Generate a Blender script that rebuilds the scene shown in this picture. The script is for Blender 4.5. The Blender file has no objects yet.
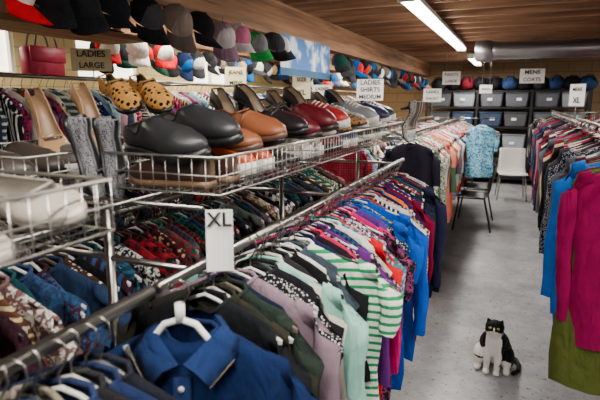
import bpy, bmesh, math, random
import numpy as np
from mathutils import Vector, Matrix, Euler
random.seed(7); np.random.seed(7)
SC=bpy.context.scene
H=1.65
def lin(c):
    return tuple(((x/255)/12.92 if x/255<=0.04045 else ((x/255+0.055)/1.055)**2.4) for x in c)
# ------------------------------------------------------------- materials
def nm(name,rough=0.6,metal=0.0,base=(0.5,0.5,0.5)):
    m=bpy.data.materials.new(name); m.use_nodes=True
    nt=m.node_tree; b=nt.nodes['Principled BSDF']
    b.inputs['Roughness'].default_value=rough; b.inputs['Metallic'].default_value=metal
    b.inputs['Base Color'].default_value=(*base,1)
    return m,nt,b
def plain(name,c,rough=0.6,metal=0.0,noise=0.12,scale=12,bump=0.0):
    m,nt,b=nm(name,rough,metal,lin(c))
    n=nt.nodes.new('ShaderNodeTexNoise'); n.inputs['Scale'].default_value=scale; n.inputs['Detail'].default_value=4
    tc=nt.nodes.new('ShaderNodeTexCoord'); nt.links.new(tc.outputs['Object'],n.inputs['Vector'])
    mx=nt.nodes.new('ShaderNodeMix'); mx.data_type='RGBA'
    l=lin(c)
    mx.inputs[6].default_value=(*[x*(1-noise) for x in l],1); mx.inputs[7].default_value=(*[min(1,x*(1+noise)) for x in l],1)
    nt.links.new(n.outputs['Fac'],mx.inputs[0]); nt.links.new(mx.outputs[2],b.inputs['Base Color'])
    if bump:
        bp=nt.nodes.new('ShaderNodeBump'); bp.inputs['Strength'].default_value=bump; bp.inputs['Distance'].default_value=0.01
        nt.links.new(n.outputs['Fac'],bp.inputs['Height']); nt.links.new(bp.outputs['Normal'],b.inputs['Normal'])
    return m
def emis(name,c,s):
    m,nt,b=nm(name,0.5,0,c); b.inputs['Emission Color'].default_value=(*c,1); b.inputs['Emission Strength'].default_value=s
    return m
def fabric(kind,rough=0.95):
    m,nt,b=nm('fabric_'+kind,rough)
    if rough>.5: b.inputs['Specular IOR Level'].default_value=0.15
    N=nt.nodes.new; L=nt.links.new
    a=N('ShaderNodeAttribute'); a.attribute_name='Col'
    a2=N('ShaderNodeAttribute'); a2.attribute_name='Col2'
    u=N('ShaderNodeAttribute'); u.attribute_name='guv'
    mx=N('ShaderNodeMix'); mx.data_type='RGBA'
    L(a.outputs['Color'],mx.inputs[6]); L(a2.outputs['Color'],mx.inputs[7])
    def frac(axis,thr,mult=1):
        s=N('ShaderNodeSeparateXYZ'); L(u.outputs['Vector'],s.inputs[0])
        k=N('ShaderNodeMath'); k.operation='MULTIPLY'; k.inputs[1].default_value=mult; L(s.outputs[axis],k.inputs[0])
        f=N('ShaderNodeMath'); f.operation='FRACT'; L(k.outputs[0],f.inputs[0])
        g=N('ShaderNodeMath'); g.operation='GREATER_THAN'; g.inputs[1].default_value=thr; L(f.outputs[0],g.inputs[0]); return g
    if kind=='stripe':
        g=frac(2,0.6); L(g.outputs[0],mx.inputs[0])
    elif kind=='vstripe':
        g=frac(0,0.6); L(g.outputs[0],mx.inputs[0])
    elif kind=='plaid':
        g=frac(2,0.55); h=frac(0,0.55); s=N('ShaderNodeMath'); s.operation='ADD'; L(g.outputs[0],s.inputs[0]); L(h.outputs[0],s.inputs[1])
        d=N('ShaderNodeMath'); d.operation='MULTIPLY'; d.inputs[1].default_value=0.5; L(s.outputs[0],d.inputs[0]); L(d.outputs[0],mx.inputs[0])
    elif kind=='floral':
        n=N('ShaderNodeTexNoise'); n.inputs['Scale'].default_value=1.6; n.inputs['Detail'].default_value=2; n.inputs['Distortion'].default_value=1.2; L(u.outputs['Vector'],n.inputs['Vector'])
        r=N('ShaderNodeValToRGB'); r.color_ramp.elements[0].position=0.5; r.color_ramp.elements[1].position=0.56; L(n.outputs['Fac'],r.inputs[0]); L(r.outputs[0],mx.inputs[0])
    elif kind=='dots':
        v=N('ShaderNodeTexVoronoi'); v.inputs['Scale'].default_value=2.2; v.inputs['Randomness'].default_value=0.6; L(u.outputs['Vector'],v.inputs['Vector'])
        g=N('ShaderNodeMath'); g.operation='LESS_THAN'; g.inputs[1].default_value=0.36; L(v.outputs['Distance'],g.inputs[0]); L(g.outputs[0],mx.inputs[0])
    else: mx.inputs[0].default_value=0.0
    n=N('ShaderNodeTexNoise'); n.inputs['Scale'].default_value=14; n.inputs['Detail'].default_value=5
    tc=N('ShaderNodeTexCoord'); L(tc.outputs['Object'],n.inputs['Vector'])
    hv=N('ShaderNodeHueSaturation'); mr=N('ShaderNodeMapRange'); mr.inputs[3].default_value=0.70; mr.inputs[4].default_value=1.24
    hv.inputs['Saturation'].default_value=1.08
    L(n.outputs['Fac'],mr.inputs[0]); L(mr.outputs[0],hv.inputs['Value']); L(mx.outputs[2],hv.inputs['Color']); L(hv.outputs[0],b.inputs['Base Color'])
    bp=N('ShaderNodeBump'); bp.inputs['Strength'].default_value=0.45 if rough>.6 else .06; bp.inputs['Distance'].default_value=0.016
    L(n.outputs['Fac'],bp.inputs['Height'])
    if rough>.6:
        mp=N('ShaderNodeMapping'); mp.inputs['Scale'].default_value=(16,16,5); L(tc.outputs['Object'],mp.inputs[0])
        n2=N('ShaderNodeTexNoise'); n2.inputs['Scale'].default_value=1; n2.inputs['Detail'].default_value=3; n2.inputs['Distortion'].default_value=.8; L(mp.outputs[0],n2.inputs['Vector'])
        b2=N('ShaderNodeBump'); b2.inputs['Strength'].default_value=.7; b2.inputs['Distance'].default_value=.03; L(n2.outputs['Fac'],b2.inputs['Height']); L(b2.outputs['Normal'],bp.inputs['Normal'])
    L(bp.outputs['Normal'],b.inputs['Normal'])
    return m
FAB={k:fabric(k) for k in ['solid','stripe','vstripe','plaid','floral','dots']}
FK=['solid','stripe','vstripe','plaid','floral','dots']
FM=[FAB[k] for k in FK]
M_leather=fabric('leather_like',0.38)
M_plastic=fabric('plastic_like',0.35)
M_fur=fabric('fur_like',0.58)
M_chrome=plain('chrome',(150,147,142),0.28,1.0,0.05)
M_wire=plain('chrome_wire',(180,178,172),0.3,0.9,0.05)
M_black=plain('black_metal',(28,28,30),0.45,0.3)
M_white=plain('white_card',(236,236,232),0.6,0,0.02)
M_ink=plain('ink',(20,20,20),0.7)
# ------------------------------------------------------------- builder
class B:
    def __init__(s,mats): s.V=[];s.F=[];s.MI=[];s.C=[];s.C2=[];s.U=[];s.n=0;s.mats=mats
    def add(s,V,F,mi=0,col=(.5,.5,.5),col2=(.5,.5,.5),uv=None,M=None):
        V=np.asarray(V,float)
        if uv is None: uv=V.copy()
        if M is not None:
            A=np.array(M); V=V@A[:3,:3].T+A[:3,3]
        s.V.append(V); n=len(V)
        o=s.n
        s.F.extend([tuple(i+o for i in f) for f in F])
        s.MI.extend(mi if isinstance(mi,list) else [mi]*len(F))
        c=np.ones((n,4)); c[:,:3]=np.asarray(col); s.C.append(c)
        c=np.ones((n,4)); c[:,:3]=np.asarray(col2); s.C2.append(c)
        s.U.append(np.asarray(uv,float)); s.n+=n
    def tube(s,P,r,n=6,mi=0,col=(.5,.5,.5),col2=(.5,.5,.5),M=None,caps=True):
        P=[Vector(p) for p in P]; rs=r if isinstance(r,(list,tuple)) else [r]*len(P)
        V=[];F=[]
        up=None
        for i,p in enumerate(P):
            if i==0:d=P[1]-P[0]
            elif i==len(P)-1:d=P[-1]-P[-2]
            else:d=(P[i+1]-P[i]).normalized()+(P[i]-P[i-1]).normalized()
            if d.length<1e-9:d=Vector((0,0,1))
            d.normalize()
            if up is None: up=Vector((0,0,1)) if abs(d.z)<.9 else Vector((1,0,0))
            a=d.cross(up)
            if a.length<1e-4: a=d.cross(Vector((1,0.3,0)))
            a.normalize(); b_=a.cross(d).normalized(); up=b_
            for k in range(n):
                t=2*math.pi*k/n; V.append(tuple(p+rs[i]*(a*math.cos(t)+b_*math.sin(t))))
        for i in range(len(P)-1):
            for k in range(n):
                F.append((i*n+k,i*n+(k+1)%n,(i+1)*n+(k+1)%n,(i+1)*n+k))
        if caps: F.append(tuple(range(n))[::-1]); F.append(tuple((len(P)-1)*n+k for k in range(n)))
        s.add(V,F,mi,col,col2,None,M)
    def box(s,c,d,mi=0,col=(.5,.5,.5),M=None,taper=1.0,bev=0.0,col2=(.5,.5,.5)):
        x,y,z=c; a,b_,h=d[0]/2,d[1]/2,d[2]/2
        if bev<=0:
            V=[(x+sx*a*(taper if sz<0 else 1),y+sy*b_*(taper if sz<0 else 1),z+sz*h) for sz in(-1,1) for sx,sy in((-1,-1),(1,-1),(1,1),(-1,1))]
            F=[(3,2,1,0),(4,5,6,7),(0,1,5,4),(1,2,6,5),(2,3,7,6),(3,0,4,7)]
        else:
            V=[];F=[]
            prof=[(-h,bev,taper),(-h+bev,0,taper),(h-bev,0,1),(h,bev,1)]
            for zz,ins,tp in prof:
                aa=a*tp-ins; bb=b_*tp-ins; k=min(bev,aa*.5,bb*.5)
                for px,py in((-aa+k,-bb),(aa-k,-bb),(aa,-bb+k),(aa,bb-k),(aa-k,bb),(-aa+k,bb),(-aa,bb-k),(-aa,-bb+k)):
                    V.append((x+px,y+py,z+zz))
            for i in range(3):
                for k in range(8): F.append((i*8+k,i*8+(k+1)%8,(i+1)*8+(k+1)%8,(i+1)*8+k))
            F.append(tuple(range(8))[::-1]); F.append(tuple(range(24,32)))
        s.add(V,F,mi,col,col2,None,M)
    def obj(s,name,smooth=True,parent=None):
        me=bpy.data.meshes.new(name); V=np.concatenate(s.V)
        me.from_pydata(V.tolist(),[],s.F)
        for m in s.mats: me.materials.append(m)
        me.polygons.foreach_set('material_index',s.MI)
        me.polygons.foreach_set('use_smooth',[smooth]*len(s.F))
        for nm_,dat in(('Col',s.C),('Col2',s.C2)):
            at=me.attributes.new(nm_,'FLOAT_COLOR','POINT'); at.data.foreach_set('color',np.concatenate(dat).ravel())
        at=me.attributes.new('guv','FLOAT_VECTOR','POINT'); at.data.foreach_set('vector',np.concatenate(s.U).ravel())
        me.update()
        o=bpy.data.objects.new(name,me); SC.collection.objects.link(o)
        if parent: o.parent=parent
        return o
def TR(x,y,z,rz=0,rx=0,ry=0,s=1):
    return Matrix.Translation((x,y,z))@Euler((rx,ry,rz),'XYZ').to_matrix().to_4x4()@Matrix.Scale(s,4)
# ------------------------------------------------------------- room
def simple(name,c,d,mat):
    b=B([mat]); b.box(c,d); return b.obj(name,False)
mf,nt,bs=nm('painted_concrete',0.4)
tc=nt.nodes.new('ShaderNodeTexCoord'); n1=nt.nodes.new('ShaderNodeTexNoise'); n1.inputs['Scale'].default_value=2.6; n1.inputs['Detail'].default_value=9; n1.inputs['Roughness'].default_value=.75
n2=nt.nodes.new('ShaderNodeTexNoise'); n2.inputs['Scale'].default_value=34; n2.inputs['Detail'].default_value=3
r1=nt.nodes.new('ShaderNodeValToRGB'); r1.color_ramp.elements[0].position=.32; r1.color_ramp.elements[0].color=(*lin((112,112,116)),1); r1.color_ramp.elements[1].position=.66; r1.color_ramp.elements[1].color=(*lin((168,168,172)),1)
r2=nt.nodes.new('ShaderNodeValToRGB'); r2.color_ramp.elements[0].position=.62; r2.color_ramp.elements[0].color=(0,0,0,1); r2.color_ramp.elements[1].position=.67; r2.color_ramp.elements[1].color=(1,1,1,1)
mx=nt.nodes.new('ShaderNodeMix'); mx.data_type='RGBA'; mx.inputs[7].default_value=(*lin((84,82,80)),1)
nt.links.new(tc.outputs['Object'],n1.inputs['Vector']);nt.links.new(tc.outputs['Object'],n2.inputs['Vector'])
nt.links.new(n1.outputs['Fac'],r1.inputs[0]);nt.links.new(n2.outputs['Fac'],r2.inputs[0]);nt.links.new(r2.outputs[0],mx.inputs[0]);nt.links.new(r1.outputs[0],mx.inputs[6]);nt.links.new(mx.outputs[2],bs.inputs['Base Color'])
XL_,XR_,YB,YF=-4.9,3.2,-2.0,11.5
ZJ=2.42; ZC=2.62
simple('floor',((XL_+XR_)/2,(YB+YF)/2,-0.05),(XR_-XL_,YF-YB,0.1),mf)
def wood(name,c1,c2,axis):
    m,nt,b=nm(name,0.7)
    tc=nt.nodes.new('ShaderNodeTexCoord'); mp=nt.nodes.new('ShaderNodeMapping')
    mp.inputs['Scale'].default_value=(1.2,22,22) if axis=='x' else (22,1.2,22)
    n=nt.nodes.new('ShaderNodeTexNoise'); n.inputs['Scale'].default_value=1.0; n.inputs['Detail'].default_value=6; n.inputs['Distortion'].default_value=.4
    r=nt.nodes.new('ShaderNodeValToRGB'); r.color_ramp.elements[0].position=.35; r.color_ramp.elements[0].color=(*lin(c1),1); r.color_ramp.elements[1].position=.68; r.color_ramp.elements[1].color=(*lin(c2),1)
    nt.links.new(tc.outputs['Object'],mp.inputs[0]);nt.links.new(mp.outputs[0],n.inputs['Vector']);nt.links.new(n.outputs['Fac'],r.inputs[0]);nt.links.new(r.outputs[0],b.inputs['Base Color'])
    return m
M_joist=wood('joist_wood',(122,86,60),(176,132,96),'x')
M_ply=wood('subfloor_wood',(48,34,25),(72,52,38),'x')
M_beam=wood('beam_wood',(122,84,56),(182,134,92),'y')
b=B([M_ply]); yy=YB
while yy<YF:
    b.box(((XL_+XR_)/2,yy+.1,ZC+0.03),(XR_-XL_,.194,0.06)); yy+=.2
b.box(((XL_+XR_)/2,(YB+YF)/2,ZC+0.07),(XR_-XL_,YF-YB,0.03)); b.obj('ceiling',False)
b=B([M_joist])
y=YB+0.2
while y<YF:
    b.box(((XL_+XR_)/2,y,(ZJ+ZC)/2),(XR_-XL_-.02,0.045,ZC-ZJ)); y+=0.41
b.obj('ceiling_joists',False)
b=B([M_beam])
for xb in(-1.85,-2.98):
    for dx in(-.045,0,.045): b.box((xb+dx,(YB+YF)/2,2.28),(0.042,YF-YB-.1,0.26+ (0.01 if dx==0 else 0)))
b.box((1.7,(YB+YF)/2,2.29),(0.13,YF-YB-.1,0.24))
b.obj('ceiling_beams',False)
def blockwall(name,c,mortar):
    m,nt,b=nm(name,0.85)
    tc=nt.nodes.new('ShaderNodeTexCoord'); sp=nt.nodes.new('ShaderNodeSeparateXYZ'); ad=nt.nodes.new('ShaderNodeMath'); cb=nt.nodes.new('ShaderNodeCombineXYZ')
    nt.links.new(tc.outputs['Object'],sp.inputs[0]);nt.links.new(sp.outputs[0],ad.inputs[0]);nt.links.new(sp.outputs[1],ad.inputs[1]);nt.links.new(ad.outputs[0],cb.inputs[0]);nt.links.new(sp.outputs[2],cb.inputs[1])
    br=nt.nodes.new('ShaderNodeTexBrick'); br.inputs['Scale'].default_value=1; br.inputs['Brick Width'].default_value=.4; br.inputs['Row Height'].default_value=.2; br.inputs['Mortar Size'].default_value=.008
    br.inputs['Color1'].default_value=(*lin(c),1);br.inputs['Color2'].default_value=(*[x*.93 for x in lin(c)],1);br.inputs['Mortar'].default_value=(*lin(mortar),1)
    nt.links.new(cb.outputs[0],br.inputs['Vector']);nt.links.new(br.outputs['Color'],b.inputs['Base Color']);return m
M_lw=blockwall('cream_block',(232,216,160),(190,176,136))
M_bw=blockwall('warm_block',(160,130,96),(120,98,74))
M_rw=blockwall('grey_block',(196,198,196),(165,166,164))
M_glass=emis('window_daylight',(1.0,.95,.8),3.5)
wins=[(3.3,1.1),(5.2,1.1),(7.6,1.1)]
b=B([M_lw]); x=XL_-.06
b.box((x,(YB+YF)/2,.95),(.12,YF-YB,1.9)); b.box((x,(YB+YF)/2,2.52),(.12,YF-YB,.2))
e=YB
for wy,ww in wins:
    b.box((x,(e+wy-ww/2)/2,2.16),(.12,wy-ww/2-e,.52)); e=wy+ww/2
b.box((x,(e+YF)/2,2.16),(.12,YF-e,.52)); b.obj('wall_left',False)
for i,(wy,ww) in enumerate(wins):
    b=B([M_glass,M_white]); b.box((x-.03,wy,2.16),(.01,ww,.52))
    for t in(-.5,0,.5): b.box((x+.02,wy+t*(ww-.04),2.16),(.05,.04,.5),1)
    for t in(-.24,.24): b.box((x+.02,wy,2.16+t),(.06,ww,.04),1)
    b.obj('window_%d'%(i+1),False)
simple('wall_back',((XL_+XR_)/2,YF+.06,ZC/2),(XR_-XL_+.24,.12,ZC),M_bw)
simple('wall_right',(XR_+.06,(YB+YF)/2,ZC/2),(.12,YF-YB,ZC),M_rw)
simple('baseboard_back',((XL_+XR_)/2,YF-.012,.05),(XR_-XL_,.02,.1),M_black)
# ------------------------------------------------------------- lights
M_tube=emis('tube_glow',(1,.96,.9),22)
M_fix=plain('fixture_white',(225,225,220),0.5)
def fluoro(x,y0,y1,power,col=(1,.93,.84),name='fluorescent_or_fill_light'):
    b=B([M_fix,M_tube,M_chrome]); L=y1-y0; z=ZJ-.06
    b.box((x,(y0+y1)/2,z),(.10,L,.035))
    for yy in(y0+.3,y1-.3): b.tube([(x,yy,z),(x,yy,ZJ-.004)],.006,5,2)
    for dx in(-.035,.035): b.tube([(x+dx,y0+.03,z-.04),(x+dx,y1-.03,z-.04)],.016,8,1)
    for yy in(y0+.012,y1-.012): b.box((x,yy,z-.04),(.12,.02,.04))
    o=b.obj(name,False)
    ld=bpy.data.lights.new('tube_lamp','AREA'); ld.shape='RECTANGLE'; ld.size=.12; ld.size_y=L; ld.energy=power; ld.color=col
    lo=bpy.data.objects.new('tube_lamp',ld); SC.collection.objects.link(lo); lo.location=(x,(y0+y1)/2,z-.07); lo.parent=o
fluoro(-.74,3.55,7.3,100)
fluoro(-.74,8.7,10.5,60)
fluoro(-.2,-1.5,1.2,52)  # fill fixture added above the camera to light the near racks
fluoro(-3.9,.6,3.4,60,(1,.86,.62))  # off-view fixture, added to brighten the left side
fluoro(-3.9,5.5,8.3,80,(1,.80,.5))
fluoro(-2.4,7.2,9.6,60,(1,.84,.56))
fluoro(1.15,1.0,4.0,78)  # added fill, out of frame over the right racks
fluoro(2.3,6.5,9.5,50)  # second unseen fill on the right, added towards the back
fluoro(-2.45,3.0,5.4,42,(1,.9,.74))  # extra fill fixture added between the two left beams
w=bpy.data.worlds.new('World'); SC.world=w; w.use_nodes=True
w.node_tree.nodes['Background'].inputs[0].default_value=(1,.95,.9,1); w.node_tree.nodes['Background'].inputs[1].default_value=.22
# ------------------------------------------------------------- garments
def garment(bd,M,L=.66,W=.22,sl=.3,kind=0,c=(.5,.5,.5),c2=(1,1,1),freq=20,fold=.012,rng=random,flare=1.0,th0=.016):
    nc=13
    rows=[(-.012,.055),(-.03,.10),(-.055,.15),(-.085,W*.86),(-.14,W*.93)]
    for i in range(1,8): rows.append((-.14-(L-.14)*i/7,W*(.92+.1*(flare-1)*i+.035*math.sin(i*1.3+rng.random()))))
    ph=[rng.random()*6.28 for _ in range(6)]
    V=[];nr=len(rows)
    for side in(1,-1):
        for i,(z,hw) in enumerate(rows):
            t=i/(nr-1); am=fold*(.15+t)*1.2
            for j in range(nc):
                u=-1+2*j/(nc-1); x=u*hw
                th=(th0+.012*t)*math.sqrt(max(0,1-u*u*.96))
                f=am*(math.sin(x*38+ph[0]+z*3)+.6*math.sin(x*67+ph[1])+.5*math.sin(z*11+ph[2]))
                f2=am*.5*math.sin(x*52+ph[3]+side*1.4)
                zz=z-(.035*(1-abs(u)) if (i==0 and side<0) else 0)-(.008*math.sin(x*20+ph[4]) if i==nr-1 else 0)
                V.append((x,side*th+f+f2*side,zz))
    F=[];o=nr*nc
    for i in range(nr-1):
        for j in range(nc-1):
            a=i*nc+j; F.append((a,a+1,a+nc+1,a+nc)); F.append((o+a,o+a+nc,o+a+nc+1,o+a+1))
        a=i*nc; F.append((a,a+nc,o+a+nc,o+a)); a=i*nc+nc-1; F.append((a,o+a,o+a+nc,a+nc))
    V=np.array(V); bd.add(V,F,kind,c,c2,V*freq,M)
    nb=[(-.056,0,-.010),(-.04,.016,-.006),(0,.022,-.004),(.04,.016,-.006),(.056,0,-.010),(.035,-.018,-.03),(0,-.022,-.046),(-.035,-.018,-.03),(-.056,0,-.010)]
    bd.tube(nb,.0055,5,0,tuple(min(1,v*1.15+.004) for v in c),c,M,False)
    if sl>0:
        for s in(-1,1):
            sway=(rng.random()-.5)*.05
            P=[(s*W*.72,0,-.082),(s*W*.90,0,-.105),(s*(W+.004),sway*.2,-.16)]
            n=4 if sl<.35 else 6
            for k in range(1,n+1): P.append((s*(W+.006+.006*math.sin(k+ph[5])),sway*k/n-.008,-.16-(sl-.1)*k/n))
            R=[.03,.036]+[.038-.012*k/(n) for k in range(n+1)]
            nn=8;VV=[]
            for i,(px,py,pz) in enumerate(P):
                for k in range(nn):
                    a=6.283*k/nn
                    if i<2: VV.append((px+s*.01*math.cos(a),py+.016*math.sin(a)*1.1,pz+R[i]*math.cos(a)*-s))
                    else: VV.append((px+R[i]*math.cos(a)*(1+.1*math.sin(i*2.1+ph[1])),py+R[i]*.55*math.sin(a),pz+.004*math.sin(a*2)))
            FF=[]
            for i in range(len(P)-1):
                for k in range(nn): FF.append((i*nn+k,i*nn+(k+1)%nn,(i+1)*nn+(k+1)%nn,(i+1)*nn+k))
            VV=np.array(VV); bd.add(VV,FF,kind,c,c2,VV*freq,M)
def hanger(bd,M,col,mi=6,hookmi=7,r=.0045,hw=.2):
    bd.tube([(-hw,0,-.088),(-hw*.9,0,-.078),(-.03,0,-.012),(0,0,-.002),(.03,0,-.012),(hw*.9,0,-.078),(hw,0,-.088)],r,5,mi,col,col,M)
    bd.tube([(-hw,0,-.088),(hw,0,-.092)],r*.8,4,mi,col,col,M)
    bd.tube([(0,0,-.004),(0,0,.022),(.010,0,.036),(.020,0,.052),(.016,0,.07),(.0,0,.077),(-.015,0,.07),(-.019,0,.058)],.0021,4,hookmi,(.7,.7,.7),(.7,.7,.7),M)
MATS=FM+[M_plastic,M_chrome]
PAL_A=[(26,26,30),(30,34,48),(20,20,22),(60,24,40),(34,60,90),(120,30,60),(28,80,84),(90,86,92),(196,190,182),(160,60,70),(36,36,70),(78,60,96),(52,70,48),(214,205,196),(30,30,34),(150,120,100),(24,40,90),(60,110,150),(170,50,90)]
PAL_D=[(24,24,28),(34,36,50),(28,40,60),(70,60,56),(44,50,44),(110,60,64),(18,18,20),(90,92,98),(50,66,96),(150,146,140),(80,36,44),(36,60,56),(140,100,110),(60,60,66)]
PAL_R=PAL_D+[(120,24,40),(150,40,90),(70,30,70),(160,40,44),(190,170,150)]
PAL_B=[(24,24,28),(28,66,70),(70,50,40),(40,96,92),(30,32,46),(54,30,40),(18,18,20),(96,64,52),(50,66,96),(100,110,104),(80,36,44),(40,44,40),(120,90,90)]
PAL_C=[(230,226,220),(222,150,150),(200,60,60),(120,160,190),(70,60,110),(240,232,214),(110,50,80),(170,200,210),(40,44,60),(236,190,160),(226,226,230),(200,110,90),(150,40,50),(90,120,90),(180,170,200)]
PAL_N=[(24,26,34),(30,40,70),(44,60,96),(26,26,28),(60,66,76),(110,104,92),(20,30,44),(60,96,90)]
HC=[(235,235,232),(240,240,238),(25,25,26),(200,198,190),(225,225,225),(30,30,32),(120,110,96)]
def pick(pal,rng,plainish):
    c=lin(pal[rng.randrange(len(pal))]); k=rng.choice([0]*8+[4,5] if plainish else [0,0,0,0,1,2,3,4,4,4,5])
    c2=lin(rng.choice([(235,232,225),(20,20,24),(180,60,70),(60,90,130),(210,190,150)]))
    if plainish: c2=tuple(min(1,v*2.2+.05) for v in c)
    return k,c,c2,rng.choice([26,35,50,60])
def fill(bd,x,z,y0,y1,sp,pal,seed,Lr=(.58,.74),W=.215,slr=(.15,.55),special={},yawamp=.16,plainish=False,hcs=HC,fold=.012):
    rng=random.Random(seed); y=y0; used=set()
    while y<y1:
        k,c,c2,fq=pick(pal,rng,plainish); L=rng.uniform(*Lr); sl=rng.uniform(*slr); Wd=W*rng.uniform(.9,1.1); fo=fold
        yw=rng.uniform(-yawamp,yawamp)
        for ys,d in special.items():
            if ys not in used and y>=ys-.02:
                used.add(ys)
                k=d.get('k',0); c=lin(d['c']); c2=lin(d.get('c2',(230,230,230))); fq=d.get('f',30); L=d.get('L',L); sl=d.get('sl',sl); Wd=d.get('W',Wd); yw=d.get('yaw',yw); fo=d.get('fold',fold); break
        M=TR(x+rng.uniform(-.012,.012),y,z-.065,yw,rng.uniform(-.05,.05),rng.uniform(-.05,.05))
        garment(bd,M,L,Wd,sl,k,c,c2,fq,rng=rng,fold=fo)
        hc=lin(rng.choice(hcs)); hanger(bd,M,hc,hw=Wd*.9)
        y+=sp*rng.uniform(.75,1.3)
SPA={.87:dict(c=(22,24,28),W=.20),.90:dict(c=(42,42,34),W=.22),.94:dict(c=(36,46,40),W=.2),.98:dict(c=(26,32,50),W=.2),1.02:dict(c=(134,116,128),yaw=.12,sl=.5,W=.235),1.07:dict(c=(24,24,26),k=5,c2=(210,210,210),f=60,W=.2),1.12:dict(c=(26,26,30),W=.19,sl=.2),1.15:dict(c=(150,200,186),yaw=.1,sl=.3,W=.25),1.2:dict(c=(40,40,44),W=.18,sl=.15),
1.24:dict(c=(20,20,22),W=.18,sl=.15),1.28:dict(c=(230,226,220),W=.18,sl=.15),1.31:dict(c=(60,70,80),W=.18,sl=.15),1.34:dict(c=(240,244,236),k=1,c2=(50,150,96),f=38,yaw=.16,sl=.22,W=.28,L=.8,fold=.008),1.39:dict(c=(26,26,30),W=.2),1.43:dict(c=(30,24,28),W=.2),1.47:dict(c=(200,30,90),W=.2,sl=.2),1.51:dict(c=(50,36,44),k=4,c2=(200,180,180),f=40,W=.275,L=.8),1.56:dict(c=(100,50,120),W=.25),1.61:dict(c=(230,226,220),W=.2,sl=.2),1.65:dict(c=(44,120,124),k=4,c2=(200,180,200),f=30,W=.255),1.7:dict(c=(210,24,40),W=.25,sl=.3),1.75:dict(c=(24,24,28),k=4,c2=(140,70,110),f=40,W=.27,L=.8),1.81:dict(c=(200,40,110),W=.24),1.87:dict(c=(90,60,130)),1.92:dict(c=(20,80,180),W=.26,L=.8),2.0:dict(c=(30,80,180),W=.255),2.08:dict(c=(150,90,60),k=5,c2=(30,20,14),f=50),2.15:dict(c=(210,206,200)),2.22:dict(c=(190,60,96)),2.3:dict(c=(226,120,80)),2.36:dict(c=(60,30,80)),2.42:dict(c=(110,26,50),W=.24),2.5:dict(c=(80,40,120)),2.57:dict(c=(30,30,36)),2.64:dict(c=(24,30,60)),2.7:dict(c=(22,22,26)),2.76:dict(c=(34,34,60),W=.25,sl=.55),2.82:dict(c=(24,24,34),W=.25,sl=.6)}
RX,RZ=-.6,1.3
b=B(MATS); fill(b,RX,RZ,.87,2.9,.034,PAL_A,11,special=SPA,Lr=(.62,.78)); b.obj('hanging_tops')
HN=[(150,144,132),(120,116,108),(200,198,190),(90,88,84),(60,60,60),(170,160,140)]
b=B(MATS); fill(b,RX,RZ,-.3,.57,.026,PAL_N,5,W=.19,yawamp=.25,plainish=True,hcs=HN); b.obj('hanging_tops')
b=B(MATS); fill(b,-1.14,RZ,-.2,2.95,.034,PAL_B,12,plainish=False); b.obj('hanging_tops')
b=B(MATS); fill(b,-1.82,1.34,.3,8.8,.055,PAL_D,13); b.obj('hanging_tops')
SPL={1.3:dict(c=(100,130,140),k=1,c2=(220,220,214),f=30),1.5:dict(c=(230,230,226),k=1,c2=(60,60,80),f=30),1.7:dict(c=(60,70,76),k=1,c2=(200,205,200),f=30),1.95:dict(c=(110,70,100)),2.15:dict(c=(60,96,104),k=1,c2=(210,210,200),f=26),2.5:dict(c=(196,150,160)),2.9:dict(c=(170,40,60))}
b=B(MATS); fill(b,-2.5,1.78,.9,8.8,.055,PAL_A+PAL_C,14,special=SPL); b.obj('hanging_shirts')
b=B(MATS); fill(b,-3.4,1.55,2,9.5,.075,PAL_C+PAL_D,15); b.obj('hanging_shirts')
b=B(MATS); fill(b,-.78,1.38,4.15,8.6,.06,PAL_C,16,Lr=(.6,.85),special={4.15:dict(c=(34,32,44),sl=.3),4.3:dict(c=(90,70,110)),4.5:dict(c=(225,222,218)),4.6:dict(c=(110,130,150)),4.75:dict(c=(236,232,226),k=5,c2=(200,90,90),f=40),4.9:dict(c=(224,140,130),L=.85,W=.24),5.1:dict(c=(226,110,80),L=.85,W=.24),5.3:dict(c=(236,230,220),L=.8,W=.24),5.5:dict(c=(200,40,50))}); b.obj('hanging_blouses')
b=B(MATS); fill(b,-1.28,1.38,3.9,8.6,.06,PAL_C+PAL_D,17,Lr=(.55,.8)); b.obj('hanging_blouses')
SPR={2.34:dict(c=(140,22,76),L=.84,W=.27,sl=.68,yaw=-.12,fold=.005),2.36:dict(c=(84,92,46),L=1.06,W=.275,sl=0,yaw=-.08,fold=.004),2.44:dict(c=(150,30,80),L=.8,W=.24,sl=.5),2.5:dict(c=(60,110,190),L=.8,W=.28,sl=.66),2.6:dict(c=(70,120,190),L=.9,W=.27),2.7:dict(c=(150,154,162),L=.85,W=.28,sl=.6),2.85:dict(c=(90,94,104),L=.85,W=.27,sl=.6),2.95:dict(c=(24,30,40),k=5,c2=(190,190,200),f=70,L=.9,W=.28,sl=.6),3.1:dict(c=(24,30,40),k=5,c2=(190,190,200),f=70,L=.9,W=.27,sl=.6),3.25:dict(c=(40,44,52),L=.9,W=.27),3.38:dict(c=(120,30,36),L=.8),3.5:dict(c=(20,20,24),W=.28),3.65:dict(c=(190,160,130),W=.28,L=.7),3.8:dict(c=(24,26,34),W=.28),4.0:dict(c=(130,28,40)),4.2:dict(c=(80,80,90),W=.28),4.4:dict(c=(24,24,28)),4.7:dict(c=(200,196,190))}
b=B(MATS); fill(b,.51,1.49,2.34,8.6,.075,PAL_R,18,Lr=(.72,.95),W=.24,slr=(.5,.65),special=SPR,yawamp=.08,plainish=True,fold=.007); b.obj('hanging_jackets')
b=B(MATS); fill(b,1.12,1.49,2.5,8.6,.08,PAL_R+PAL_C,19,Lr=(.72,.95),W=.24,slr=(.5,.65),plainish=True); b.obj('hanging_jackets')
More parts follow.
